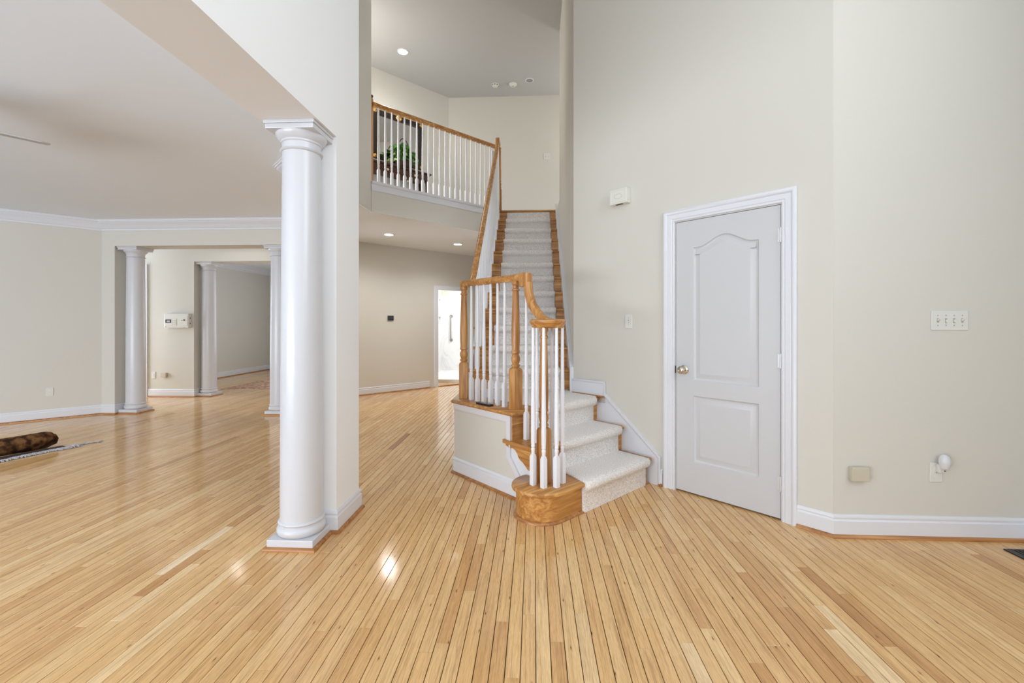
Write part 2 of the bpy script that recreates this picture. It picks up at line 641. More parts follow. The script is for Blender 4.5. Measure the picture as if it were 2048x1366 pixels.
wall('wall_left_diagonal', MB().prism([(-6.07, 5.95), (-8.6, 3.42), (-8.7, 3.52), (-6.17, 6.05)], 0, CZ), 'angled greige wall at far left above the rolled rug')
m = MB().box(-6.705, -5.875, 7.4, 7.7, 0, CZ).box(-5.875, -4.05, 7.4, 7.7, 2.345, CZ).box(-4.05, -3.4, 7.4, 7.7, 0, CZ)  .box(-9, -6.705, 7.4, 7.7, 2.3, CZ)
wall('wall_back', m, 'back wall carrying the white alarm panel')
wall('wall_dining_left', MB().box(-7.42, -7.3, 7.7, 11.8, 0, CZ), 'shadowed dining room wall behind the far column')
wall('wall_dining_back', MB().box(-7.42, -3.4, 11.8, 11.92, 0, CZ).box(-3.5, -3.4, 7.7, 11.8, 0, CZ), 'end wall of the dining room with a small outlet')
# hall wall, local frame: X along (1,1), Y into the wall
HX = lambda x: (x + 3.5) * R2                # hall-wall x -> local X
m = MB().box(0, HX(-1.99), 0, .12, 0, CZ).box(HX(-1.44), HX(-.9), 0, .12, 0, CZ).box(HX(-1.99), HX(-1.44), 0, .12, 2.03, CZ)
o = m.build('wall_hall', M['wall'], None, (-3.5, 7.24, 0), PI / 4)
struct(o, 'angled hall wall with thermostat and bathroom doorway', 'wall')
wall('wall_understair', MB().prism([(3.784, 0), (7.4, 0), (7.4, 3.0), (4.3, .56), (3.784, .56)], -.684, -.62, lambda p, q, h: (h, p, q)),
     'plain wall below the open side of the upper flight')
wall('wall_upper_back', MB().box(-1.62, 2.6, 8.31, 8.43, FZ, UZ), 'upstairs back wall with a double switch plate')
o = MB().box(-3.0, 0, 0, .12, FZ, UZ).build('wall_upper_diagonal', M['wall'], None, (-1.61, 8.31, 0), PI / 4)
struct(o, 'upstairs angled wall behind the mirror and console table', 'wall')
wall('wall_upper_end', MB().box(2.5, 2.6, 6.4, 8.4, FZ, UZ).box(.49, 2.6, 6.4, 6.5, FZ, UZ).box(-4.2, -4.1, 5.4, 8, FZ, UZ).box(-4.2, -2.25, 5.4, 5.5, FZ, UZ),
     'upstairs end walls closing the landing')
wall('wall_bathroom', MB().box(-2.5, -2.385, 9.4, 11.6, 1.97, CZ).box(-2.5, -.3, 11.405, 11.52, 1.97, CZ).box(-.5, -.4, 9.6, 11.5, 0, CZ).box(-.9, -.4, 9.6, 9.7, 0, CZ),
     'white bathroom wall above the shower surround')
wall('wall_hall_end', MB().box(.49, .6, 6.5, 10.2, 0, CZ).box(-.95, .6, 9.7, 9.82, 0, CZ), 'hall end walls behind the staircase')
m = MB().box(-13, -3.3, -3, 12, CZ, CZ + .1).prism([(-3.3, -3), (-1.45, -3), (-1.45, 3.1), (-2.105, 3.93), (-2.105, 5.64), (-3.3, 5.64)], CZ, CZ + .1)
struct(m.build('ceiling', M['ceil']), 'smooth white living room ceiling', 'ceiling')
struct(MB().box(-4.2, 3.0, -3, 8.45, UZ, UZ + .1).build('ceiling_upper', M['ceil_up']), 'high ceiling above the stairs, its shade painted in as grey', 'ceiling')
slab = [(-3.3, 5.64), (-2.1, 5.64), (-.60, 7.14), (-.60, 7.178), (.371, 7.178), (.371, 7.2), (2.6, 7.2), (2.6, 12.0), (-3.3, 12.0)]
fu = MB().prism(slab, CZ, FZ).build('floor_upper', M['ceil'])
struct(fu, 'upper floor edge whose underside is the hall ceiling', 'floor')
# painted fascia of the balcony and its white nosing
fas = MB().mould([(-.60, 7.14), (-2.1, 5.64)], [(0, CZ - .0), (.006, CZ), (.006, 3.0), (0, 3.0)]).build('fascia', M['wall'], fu)
NP = [(0, 2.995), (.016, 2.995), (.016, 3.03), (.012, 3.04), (.012, 3.075), (.03, 3.085), (.035, 3.1), (.03, 3.115), (0, 3.115)]
nb = MB().mould([(-.60, 7.14), (-2.1, 5.64)], NP).mould([(-2.1, 5.64), (-.60, 7.14)], [(0, 3.09), (.1, 3.09), (.1, 3.115), (0, 3.115)])
nb.build('edge_nosing', M['trim'], fu, smooth=40)

# ---------------------------------------------------------------- mouldings
BASE = [(0, 0), (.016, 0), (.016, .098), (.010, .104), (.009, .110), (.013, .114), (.014, .120), (.012, .127), (.006, .135), (0, .135)]
SHOE = [(.0165, 0), (.030, 0), (.030, .006), (.026, .014), (.020, .019), (.0165, .02)]
CROWN = [(0, 2.575), (.012, 2.575), (.014, 2.592), (.022, 2.597), (.034, 2.622), (.058, 2.652), (.084, 2.668), (.09, 2.682), (.102, 2.686), (.104, 2.70), (.112, 2.703), (.112, 2.711), (0, 2.711)]


def baseboard(name, path, label, shoe=True):
    b = struct(MB().mould(path, BASE).build(name, M['trim'], smooth=35), label, 'baseboard')
    if shoe:
        MB().mould(path, SHOE).build('shoe_moulding', M['shoe'], b, smooth=50)
    return b


baseboard('baseboard_right', [(2.88, -2), (2.88, 2.757), (1.793, 2.757), LF(.868, 0)], 'white baseboard along the right wall to the door casing')
baseboard('baseboard_door', [LF(1.785, 0), LF(1.815, 0)], 'short baseboard between door casing and stair skirt')
baseboard('baseboard_stub', [(-1.534, 3.01), (-1.208, 3.01), (-1.208, 2.66), (-1.534, 2.66), (-1.534, 3.0)], 'white baseboard wrapping the pier behind the near column')
baseboard('baseboard_left', [(-5.88, 6.25), (-5.88, 5.95), (-6.07, 5.95), (-8.6, 3.42)], 'white baseboard under the left angled wall')
baseboard('baseboard_back', [(-5.875, 7.7), (-5.875, 7.4), (-6.70, 7.4)], 'white baseboard below the alarm panel')
baseboard('baseboard_dining', [(-3.5, 11.8), (-7.3, 11.8), (-7.3, 7.72)], 'white baseboard around the dining room')
h0 = (-3.5, 7.24)
baseboard('baseboard_hall', [(-2.06, 8.68), h0], 'white baseboard along the angled hall wall')
baseboard('baseboard_stair', [LF(2.33, 1.025), LF(3.155, 1.025), (-.684, 7.2)], 'white baseboard below the stair landing panel')
for nm, path, lb in (('trim_1', [(-2.9, 5.95), (-6.07, 5.95), (-8.6, 3.42)], 'white crown moulding of the living room'),
                     ('trim_2', [(-1.534, -3), (-1.534, 3.244), (-2.25, 3.96), (-2.25, 5.0)], 'crown moulding corner showing behind the near column'),
                     ('trim_3', [(-3.5, 11.8), (-7.3, 11.8), (-7.3, 7.7)], 'crown moulding of the dining room')):
    struct(MB().mould(path, CROWN).build(nm, M['trim'], smooth=40), lb, 'moulding')

# ---------------------------------------------------------------- columns


def column(loc, H, label):
    t = thing('column', label, 'column', loc, group='round white columns')
    q = .133
    MB().mould([(q, -q), (q, q), (-q, q), (-q, -q)][::-1], [(0, 0), (.017, 0), (.017, .008), (.010, .017), (0, .02)], closed=True).build('shoe_moulding', M['shoe'], t, smooth=50)
    MB().box(-q, q, -q, q, 0, .058).build('plinth', M['column'], t, bevel=.003)
    MB().lathe([(.118, .058), (.128, .066), (.133, .080), (.133, .092), (.127, .106), (.118, .112), (.118, .120), (.124, .124), (.127, .131), (.124, .138), (.1165, .142)], n=48).build('base', M['column'], t, smooth=40)
    sh = [(.1165, .142)]
    for i in range(11):
        z = .15 + (H - .30) * i / 10
        f = i / 10
        sh.append((.1165 - .0125 * f ** 1.6, z))
    sh += [(.104, H - .135)]
    MB().lathe(sh, n=48).build('shaft', M['column'], t, smooth=60)
    MB().lathe([(.104, H - .150), (.113, H - .148), (.117, H - .142), (.113, H - .136), (.105, H - .133), (.105, H - .100), (.111, H - .096), (.111, H - .086), (.116, H - .083), (.132, H - .066), (.139, H - .05), (.139, H - .046)], n=48).build('capital', M['column'], t, smooth=45)
    a = MB().box(-.139, .139, -.139, .139, H - .046, H - .018).box(-.146, .146, -.146, .146, H - .018, H)
    a.build('abacus', M['column'], t, bevel=.003)
    return t


column((-1.371, 2.56, 0), BZ, 'large white round column nearest the camera')
column((-5.72, 6.11, 0), BZ2, 'white column beside the left angled wall')
column((-3.6, 6.11, 0), BZ2, 'thin-looking white column just left of the near column')
column((-5.73, 7.57, 0), 2.345, 'farthest white column, right of the alarm panel')

# ---------------------------------------------------------------- closet door in the diagonal wall (frame: X = s, Y = w, Z)
PM = lambda p, q, h: (p, h, q)
d1 = thing('door_1', 'white two-panel arched door with brass-nickel knob', 'door', LFL, LFR, kind='structure')
s0, s1, zt = .964, 1.680, 2.046
arch = [(1.546, 1.752)] if False else []
pts = []
for i in range(25):
    f = i / 24
    x = 1.548 - f * (1.548 - 1.094)
    g_ = abs(f - .5) * 2
    h = 0 if g_ > .86 else (.5 + .5 * math.cos(PI * g_ / .86)) * .072
    pts.append((x, 1.842 + h))
P1 = [(1.094, .85), (1.548, .85)] + pts       # closed outline (clockwise fixed below)
P2 = [(1.094, .244), (1.548, .244), (1.548, .738), (1.094, .738)]


def ccw(p):
    a = sum(p[i - 1][0] * p[i][1] - p[i][0] * p[i - 1][1] for i in range(len(p)))
    return p if a > 0 else p[::-1]


P1, P2 = ccw(P1), ccw(P2)
outer = [(s0, .012), (s1, .012), (s1, zt), (s0, zt)]
FW = -.004                                   # face of the leaf, just inside the wall plane
loops = [outer, P1, P2]
tri = tessellate_polygon([[Vector((a, b, 0)) for a, b in lp] for lp in loops])
allp = [p for lp in loops for p in lp]
m = MB()
m.add([PM(a, b, FW) for a, b in allp], [tuple(t) for t in tri])
m.add([PM(a, b, FW) for a, b in outer] + [PM(a, b, -.04) for a, b in outer], [(0, 1, 5, 4), (1, 2, 6, 5), (2, 3, 7, 6), (3, 0, 4, 7), (4, 5, 6, 7)])
m.build('leaf', M['door'], d1)
for P in (P1, P2):
    rs = []
    for ins, dep in ((0, 0), (.006, -.008), (.014, -.011), (.022, -.011), (.052, -.0005), (.056, -.0005)):
        rs.append([PM(a, b, FW + dep) for a, b in offset(P, ins)])
    mm = MB().rings(rs, caps=False)
    mm.f.append(tuple(range(len(mm.v) - len(P), len(mm.v))))
    mm.build('panel', M['door'], d1, smooth=25)
CAS = [(0, 0), (0, .008), (.004, .012), (.010, .012), (.013, .008), (.017, .008), (.022, .013), (.046, .015), (.050, .012), (.054, .012), (.060, .020), (.070, .024), (.080, .023), (.086, .018), (.086, 0)]
c = MB().mould([(.954, 0), (.954, 2.056), (1.691, 2.056), (1.691, 0)], CAS, PM)
struct(c.build('trim_4', M['trim'], None, LFL, LFR, smooth=40), 'white moulded casing around the arched door', 'moulding')
MB().box(.954, .9605, -.05, -.001, 0, 2.056).box(1.6845, 1.691, -.05, -.001, 0, 2.056).box(.954, 1.691, -.05, -.001, 2.0495, 2.056).build('jamb', M['trim'], d1)
for z in (.24, 1.034, 1.85):
    hg = MB().lathe([(.006, -.048), (.006, .048)], n=10)
    for k in range(4):
        hg.lathe([(.0068, -.047 + k * .0245), (.0068, -.026 + k * .0245)], n=10)
    hg.box(.004, .02, -.006, -.004, -.045, .045)
    hg.build('hinge', M['hinge'], d1, (.9605, .004, z), smooth=40)
kb = MB().lathe([(.0, 0), (.033, 0), (.034, .004), (.026, .008), (.013, .011), (.011, .030), (.016, .036), (.026, .042), (.0295, .052), (.028, .062), (.020, .069), (.012, .071), (.011, .068), (0, .068)], n=32, caps=False)
kb.build('knob', M['nickel'], d1, (1.616, FW, .927), 0, smooth=35, rx=-PI / 2)
MB().box(-.004, .004, -.012, .004, -.028, .028).build('latch_plate', M['black'], d1, (1.6835, FW, .925))

# ---------------------------------------------------------------- staircase
ST = thing('staircase', 'oak staircase with three angled starting steps and a long straight flight', 'staircase', (0, 0, 0))
RZ = .208
LZ = 3 * RZ
UR = (FZ - LZ) / 12
UY0, RUN = 4.335, .2565
SR = [1.903, 2.158, 2.414]                   # lower riser faces


def nose(y0, y1, z, t=.028):                 # tread section, rounded front at y0
    return [(y1, z), (y0 + .010, z), (y0 + .003, z - .005), (y0, z - t / 2), (y0 + .003, z - t + .005), (y0 + .010, z - t), (y1, z - t)]


# starting step with a round bullnose end
cs, cw, cr = 2.075, 1.074, .20
bull = [(1.875, .016)] + [(cs - cr * math.cos(PI * i / 28), cw + cr * math.sin(PI * i / 28)) for i in range(29)] + [(2.275, 1.03), (2.20, 1.03), (2.20, .016)]
bull = ccw(bull)
MB().slab(bull, [(.008, RZ - .028), (.002, RZ - .025), (0, RZ - .016), (.002, RZ - .005), (.008, RZ)]).build('tread', M['oaky'], ST, LFL, LFR, smooth=50)
MB().slab(offset(bull, .030), [(0, 0), (0, RZ - .027)]).build('riser', M['oaky'], ST, LFL, LFR, smooth=40)
MB().slab(offset(bull, .014), [(0, 0), (0, .007), (.006, .016), (.014, .02)]).build('shoe_moulding', M['shoe'], ST, LFL, LFR, smooth=50)
# second step
sec = nose(2.130, 2.44, 2 * RZ)
MB().prism(sec, .016, 1.03, lambda p, q, h: (p, h, q)).build('tread', M['oaky'], ST, LFL, LFR, smooth=50)
MB().prism([(2.136, 1.028), (2.130, 1.035), (2.130, 1.046), (2.137, 1.054), (2.495, 1.054), (2.503, 1.046), (2.503, 1.028)], 2 * RZ - .028, 2 * RZ).build('tread_return', M['oakx'], ST, LFL, LFR, smooth=50, bevel=.004)
MB().box(2.158, 2.175, .016, 1.026, RZ, 2 * RZ - .027).build('riser', M['oaky'], ST, LFL, LFR)
MB().box(2.414, 2.43, .016, 1.026, 2 * RZ, LZ - .027).build('riser', M['oaky'], ST, LFL, LFR)
br = [(2.475, 2 * RZ - .028), (2.475, .372), (2.452, .366), (2.440, .354), (2.425, .362), (2.40, .366), (2.372, .356), (2.350, .335), (2.338, .312), (2.318, .296), (2.290, .284), (2.262, .262), (2.24, .244), (2.158, .236), (2.158, 2 * RZ - .028)]
MB().prism(br, 1.0255, 1.040, lambda p, q, h: (p, h, q)).build('scroll_bracket', M['oakx'], ST, LFL, LFR, bevel=.003)
# landing
wpt = lambda s, w: LF(s, w)
land = ccw([wpt(2.396, .003), wpt(2.693, .003), (.369, 4.35), (-.70, 4.35), (-.706, 3.80), wpt(3.17, 1.052), wpt(2.386, 1.052), wpt(2.386, .016)])
MB().slab(land, [(.008, LZ - .028), (.002, LZ - .024), (0, LZ - .014), (.002, LZ - .005), (.008, LZ)]).build('landing_floor', M['oakx'], ST, smooth=50)
# panel below the landing, white trims on it
MB().prism([(2.16, 0), (3.155, 0), (3.155, LZ - .028), (2.43, LZ - .028), (2.43, 2 * RZ - .028), (2.16, 2 * RZ - .028)], .95, 1.025, lambda p, q, h: (p, h, q)).build('landing_panel', M['wall'], ST, LFL, LFR)
TRM = [(0, 0), (0, .018), (-.006, .018), (-.018, .015), (-.040, .014), (-.050, .012), (-.056, .007), (-.056, 0)]
MB().mould([(2.30, .155), (2.424, .302), (2.424, LZ - .028), (3.155, LZ - .028)], TRM, lambda p, q, h: (p, 1.025 + h, q)).build('panel_trim', M['trim'], ST, LFL, LFR, smooth=40)
# (trim lies on the left of its path: below the landing nosing and left of the upright)
MB().prism([(2.16, .1), (2.28, .13), (2.424, .302), (2.424, 2 * RZ - .03), (2.16, 2 * RZ - .03)], 1.0252, 1.029, lambda p, q, h: (p, h, q)).build('white_stringer', M['trim'], ST, LFL, LFR)
# upper flight
for k in range(1, 13):
    yr = UY0 + RUN * (k - 1)
    z = LZ + UR * k
    MB().box(-.618, .345, yr, yr + .018, z - UR, z - .026).build('riser', M['oakx'], ST)
    if k < 12:
        MB().prism(nose(yr - .028, yr + RUN + .004, z), -.66, .345, lambda p, q, h: (h, p, q)).build('tread', M['oakx'], ST, smooth=50)
    else:
        MB().prism(nose(yr - .028, yr + .07, z + .004), -.62, .37, lambda p, q, h: (h, p, q)).build('landing_nosing', M['oakx'], ST, smooth=50)
nl = lambda y: LZ + UR + (UR / RUN) * (y - (UY0 - .028))
sk = [(4.186, LZ), (4.18, nl(4.18) + .128), (7.06, nl(7.06) + .128), (7.13, FZ + .09), (7.2, FZ + .09), (7.2, FZ - .3), (4.5, LZ)]
MB().prism(sk, .343, .3705, lambda p, q, h: (h, p, q)).build('skirt_board', M['trim'], ST)
MB().mould([(4.18, LZ), (4.18, nl(4.18) + .135), (7.06, nl(7.06) + .135), (7.13, FZ + .10)], [(-.022, 0), (-.022, .034), (-.006, .036), (0, .030), (0, 0)], lambda p, q, h: (.371 - h, p, q)).build('skirt_cap', M['trim'], ST)
MB().prism([(4.30, LZ - .02), (7.1, 2.82), (7.1, 3.06), (4.30, LZ + .16)], -.64, -.618, lambda p, q, h: (h, p, q)).build('white_stringer', M['trim'], ST)
# raking skirt on the door wall and the landing baseboard
rk = ccw([(1.804, 0), (1.804, .220), (1.815, .234), (2.325, .650), (2.325, .58), (2.6, .58), (2.6, .3), (1.98, 0)])
MB().prism(rk, 0.0005, .015, lambda p, q, h: (p, h, q)).build('skirt_board', M['trim'], ST, LFL, LFR)
MB().mould([(1.80, 0), (1.80, .226), (2.333, .664)], [(-.024, 0), (-.024, .018), (-.012, .023), (0, .023), (0, 0)], lambda p, q, h: (p, h, q)).build('skirt_cap', M['trim'], ST, LFL, LFR)
LB = MB().prism(ccw([(2.329, LZ), (2.329, .750), (2.34, .762), (2.693, .762), (2.693, LZ)]), 0.0005, .015, lambda p, q, h: (p, h, q))
LB.mould([(2.325, LZ + .03), (2.325, .766), (2.693, .766)], [(-.022, .012), (-.022, .016), (-.010, .022), (0, .022), (0, .012)], lambda p, q, h: (p, h, q))
LB.build('landing_baseboard', M['trim'], ST, LFL, LFR)
MB().box(2.33, 2.693, .012, .03, LZ, LZ + .018).build('shoe_moulding', M['shoe'], ST, LFL, LFR, bevel=.005)

# ---------------------------------------------------------------- carpet runner
RN = thing('stair_runner', 'grey plush carpet runner covering the stairs and landing', 'carpet', (0, 0, 0))
T = .015


def runner(risers, z0, rise, last_z, x0f, x1f, m, wig=.004):
    outer, inner = [], []
    for k, yr in enumerate(risers):
        zb, zt_ = z0 + rise * k, z0 + rise * (k + 1)
        end = risers[k + 1] if k + 1 < len(risers) else last_z
        seq = [((yr - T, zb + (T if k else .001)), (yr - .001, zb + .001))]
        seq.append(((yr - T, zt_ - .074), (yr - .001, zt_ - .05)))
        if end is None:
            seq.append(((yr - T, zt_ - .032), (yr - .001, zt_ - .032)))
        else:
            seq.append(((yr - .026, zt_ - .064), (yr - .003, zt_ - .030)))
            seq.append(((yr - .050, zt_ - .050), (yr - .022, zt_ - .024)))
            seq.append(((yr - .060, zt_ - .026), (yr - .029, zt_ - .016)))
            seq.append(((yr - .058, zt_ - .004), (yr - .028, zt_ - .008)))
            seq.append(((yr - .044, zt_ + .010), (yr - .022, zt_ + .001)))
            seq.append(((yr - .01, zt_ + T), (yr - .01, zt_ + .001)))
            seq.append(((end - T - .004, zt_ + T), (end - .004, zt_ + .001)))
        outer += [a for a, b in seq]
        inner += [b for a, b in seq]
    n = len(outer)
    mb = MB()
    rnd = random.Random(3)
    e0 = [x0f(p[0]) + rnd.uniform(-wig, wig) for p in outer]
    e1 = [x1f(p[0]) + rnd.uniform(-wig, wig) for p in outer]
    rs = []
    cols = [0, .02, .25, .5, .75, .98, 1]
    for i in range(n):
        row = []
        for f in cols:
            lift = -.006 if f in (0, 1) else 0
            (a, b), (c_, d_) = outer[i], inner[i]
            q = .45 if f in (0, 1) else 0
            row.append(m(e0[i] + (e1[i] - e0[i]) * f, a + (c_ - a) * q, b + (d_ - b) * q))
        row.append(m(e1[i], *inner[i]))
        row.append(m(e0[i], *inner[i]))
        rs.append(row)
    mb.rings(rs)
    return mb


lo = runner(SR, 0, RZ, 2.42, lambda s: .075, lambda s: .86 - max(0, (s - 1.9)) * .28, lambda x, y, z: (y, x, z))
# the lower flight stops at the landing edge
lo.build('lower_section', M['carpet'], RN, LFL, LFR, smooth=60)
lc = ccw([wpt(2.40, .045), wpt(2.665, .045), (.325, 4.325), (-.47, 4.325), (-.47, 4.02), wpt(2.95, .80), wpt(2.40, .76)])
MB().slab(lc, [(0, LZ + .001), (-.002, LZ + .008), (.006, LZ + T)]).build('landing_section', M['carpet'], RN, smooth=60)
upr = [UY0 + RUN * k for k in range(12)]
runner(upr, LZ, UR, None, lambda y: -.435, lambda y: .252, lambda x, y, z: (x, y, z)).build('upper_section', M['carpet'], RN, smooth=60)

# ---------------------------------------------------------------- railings


def baluster_mesh(L, name='baluster'):
    blk = min(.20, L * .19)
    mb = MB().square([(.016, 0), (.016, blk - .012), (.0105, blk + .006)])
    mb.lathe([(.0105, blk), (.0115, blk + .006), (.0125, blk + .030), (.0145, blk + .040), (.0125, blk + .046), (.0112, blk + .052), (.0145, blk + .058), (.0125, blk + .066),
              (.0150, blk + .085), (.0158, blk + .16), (.0148, blk + .3), (.0118, L * .72), (.0100, L)], n=14)
    return mb


def newel_profile(t, mat_, L, blk, h=.036, loc=(0, 0, 0), rz=0):
    n = thing_part = MB().square([(h, 0), (h, blk - .02), (h - .004, blk - .008), (h - .016, blk + .004)])
    r = h
    n.lathe([(r * .68, blk - .004), (r * .72, blk + .006), (r * .90, blk + .012), (r * .92, blk + .022), (r * .70, blk + .028), (r * .66, blk + .032), (r * .80, blk + .042), (r * .93, blk + .060), (r * .90, blk + .080),
             (r * .70, blk + .098), (r * .66, blk + .104), (r * .86, blk + .110), (r * .90, blk + .120), (r * .84, blk + .128), (r * .80, blk + .136), (r * .88, blk + .20), (r * .88, blk + .30),
             (r * .80, blk + (L - blk) * .62), (r * .66, L - .085), (r * .62, L - .075), (r * .82, L - .070), (r * .82, L - .060), (r * .62, L - .054), (r * .64, L - .032), (r * .84, L - .024), (r * .84, L - .010), (r * .8, L)], n=28)
    return n.build('newel_post', mat_, t, loc, rz, smooth=40)


RAIL = [(-.022, 0), (.022, 0), (.026, .010), (.030, .026), (.029, .040), (.020, .052), (0, .056), (-.020, .052), (-.029, .040), (-.030, .026), (-.026, .010)]
RL = thing('stair_railing', 'oak handrail with turned newels and white balusters on the staircase', 'railing', (0, 0, 0))
# volute cap, easing, gooseneck and level rail over the landing (in the s-z plane at w = .92)
vc = (.092, 2.985)
MB().lathe([(.100, 1.247), (.106, 1.252), (.108, 1.262), (.118, 1.276), (.124, 1.290), (.122, 1.300), (.112, 1.305), (.05, 1.307)], vc, n=40).build('volute', M['oakx'], RL, smooth=40)
mid = [(2.06, 1.252), (2.12, 1.254), (2.18, 1.268), (2.235, 1.300), (2.285, 1.345), (2.325, 1.392), (2.352, 1.440), (2.372, 1.50), (2.378, 1.55), (2.379, 1.58)]
sv = Vector((1 / R2, 1 / R2, 0))
pth = [(*LF(s, .925), z) for s, z in mid]
MB().sweep([(a, b) for a, b in RAIL], pth, sv).build('easing', M['oakz'], RL, smooth=50)
g0, g1 = 2.338, 2.43
gx = [(g0, 1.545), (g1, 1.545), (g1, 1.597), (3.15, 1.597), (3.15, 1.653), (2.40, 1.653), (g0 + .012, 1.653), (g0, 1.646)]
MB().prism(ccw([(g0, 1.55), (g1 - .004, 1.55), (g1, 1.597), (g1, 1.653), (g0 + .012, 1.653), (g0, 1.645)]), .895, .955, lambda p, q, h: (p, h, q)).build('gooseneck', M['oakz'], RL, LFL, LFR, bevel=.006)
lv0, lv1 = (*LF(2.40, .925), 1.597), (*LF(3.17, .925), 1.597)
Lc = Vector((-.614, 3.865, 1.597))
a0 = Vector(lv0)
u1 = (Lc - a0).normalized()
sd1 = Vector((u1.y, -u1.x, 0))
YX = -.565
turn = Vector((-.583, 3.97, 1.597))
zr = lambda y: 2.465 + .84 * (y - 5.06)
bis = (sd1 + Vector((-1, 0, 0))).normalized() * 1.06
MB().sweep(RAIL, [a0, a0.lerp(Lc, .5), Lc + u1 * .02], sd1).build('handrail', M['oakx'], RL, smooth=50)
MB().lathe([(.024, 1.597), (.028, 1.607), (.031, 1.623), (.030, 1.637), (.021, 1.649), (.005, 1.653)], (Lc.x, Lc.y), n=24).build('newel_cap', M['oakx'], RL, smooth=50)
up_pts = [(Lc.x, Lc.y, 1.597), (-.596, 3.97, 1.599), (YX - .008, 4.07, 1.632), (YX, 4.18, zr(4.18))] + [(YX, y, zr(y)) for y in (4.6, 5.2, 5.8, 6.4, 6.70)] + [(YX, 6.80, zr(6.80) + .02), (YX, 6.86, zr(6.86) + .06), (YX, 6.89, zr(6.89) + .12), (YX, 6.90, 4.12)]
MB().sweep(RAIL, up_pts, Vector((1, 0, 0))).build('handrail', M['oaky'], RL, smooth=50)
MB().box(YX - .03, YX + .03, 6.86, 7.10, 4.10, 4.16).build('gooseneck', M['oakz'], RL, bevel=.012)
newel_profile(RL, M['oakz'], 1.597 - LZ, .315, .037, (Lc.x, Lc.y, LZ), 0)
mn = LF(2.49, .925)
newel_profile(RL, M['oakz'], 1.597 - LZ, .315, .037, (mn[0], mn[1], LZ), PI / 4)
newel_profile(RL, M['oakz'], 1.25 - RZ, .37, .035, (.066, 2.992, RZ), PI / 4)
newel_profile(RL, M['oakz'], 4.11 - FZ, .36, .030, (-.552, 7.15, FZ), 0)
# balusters: round the volute, on the second step, on the landing, up the flight
for x, y in ((-.006, 2.946), (.063, 2.896), (.147, 2.909), (.190, 2.990), (.124, 3.078)):
    baluster_mesh(1.25 - RZ).build('baluster', M['white'], RL, (x, y, RZ), PI / 4, smooth=40)
for s, zt_ in ((2.372, 1.50), (2.262, 1.325)):
    p = LF(s, .925)
    baluster_mesh(zt_ - 2 * RZ).build('baluster', M['white'], RL, (p[0], p[1], 2 * RZ), PI / 4, smooth=40)
bl = None
for i in range(6):
    s = 2.617 + i * .0866
    p = LF(s, .925)
    if bl is None:
        bl = baluster_mesh(1.597 - LZ).build('baluster', M['white'], RL, (p[0], p[1], LZ), PI / 4, smooth=40)
    else:
        c = bl.copy()
        COL.objects.link(c)
        c.location = (p[0], p[1], LZ)
for k in range(1, 12):
    for j in range(2):
        y = UY0 + RUN * (k - 1) + .008 + j * RUN / 2
        z = LZ + UR * k
        if y > 6.88:
            top = 4.10
        else:
            top = zr(y) + .01
        baluster_mesh(top - z).build('baluster', M['white'], RL, (YX, y, z), 0, smooth=40)

BR = thing('balcony_railing', 'oak rail and white balusters of the upstairs balcony', 'railing', (0, 0, 0))
bp = lambda x: (x, x + 7.80)                 # balcony rail line, set in from the edge
b0, b1 = bp(-2.10), bp(-.625)
MB().sweep(RAIL, [(*b1, 4.11), (*b0, 4.11)], Vector((-1 / R2, 1 / R2, 0))).build('handrail', M['oaky'], BR, smooth=50)
MB().box(-.035, .035, -.02, .035, 3.115, 4.22).build('wall_post', M['oakz'], BR, (-2.142, 5.70, 0), 0, bevel=.004)
MB().lathe([(.012, 4.22), (.02, 4.235), (.02, 4.25), (.008, 4.262)], n=12).build('finial', M['black'], BR, (-2.118, 5.70, 0), smooth=50)
bb = None
for i in range(21):
    x = -2.045 + i * .0670
    p = bp(x)
    if bb is None:
        bb = baluster_mesh(4.112 - 3.115).build('baluster', M['white'], BR, (p[0], p[1], 3.115), PI / 4, smooth=40)
    else:
        c = bb.copy()
        COL.objects.link(c)
        c.location = (p[0], p[1], 3.115)
MB().box(-.03, .03, -.012, .012, 3.115, 4.05).build('end_post', M['white'], BR, (*bp(-.66), 0), PI / 4, bevel=.003)

# ---------------------------------------------------------------- things on walls (local frame: X right, Y into wall, Z up)
DW, HWR = -PI / 4, PI / 4


def rbox(mb, x0, x1, y0, y1, z0, z1):
    return mb.box(x0, x1, y0, y1, z0, z1)


def outlet(loc, rz, label, name='wall_outlet', color='plate', group='duplex outlets'):
    t = thing(name, label, 'outlet', loc, rz, group)
    MB().box(-.036, .036, -.007, 0, -.058, .058).build('cover_plate', M[color], t, bevel=.004)
    for z in (-.0195, .0195):
        o = MB().lathe([(.0165, 0), (.0165, .0025)], n=20).build('receptacle', M['ivory'], t, (0, -.0065, z), 0, rx=PI / 2)
        MB().box(-.0075, -.005, -.001, .0045, -.006, .006).box(.005, .0075, -.001, .0045, -.005, .005).build('slot', M['dark'], o, (0, .004, 0), 0, rx=-PI / 2)
    MB().lathe([(.003, 0), (.003, .0015)], n=8).build('screw', M['grey'], t, (0, -.007, 0), 0, rx=PI / 2)
    return t


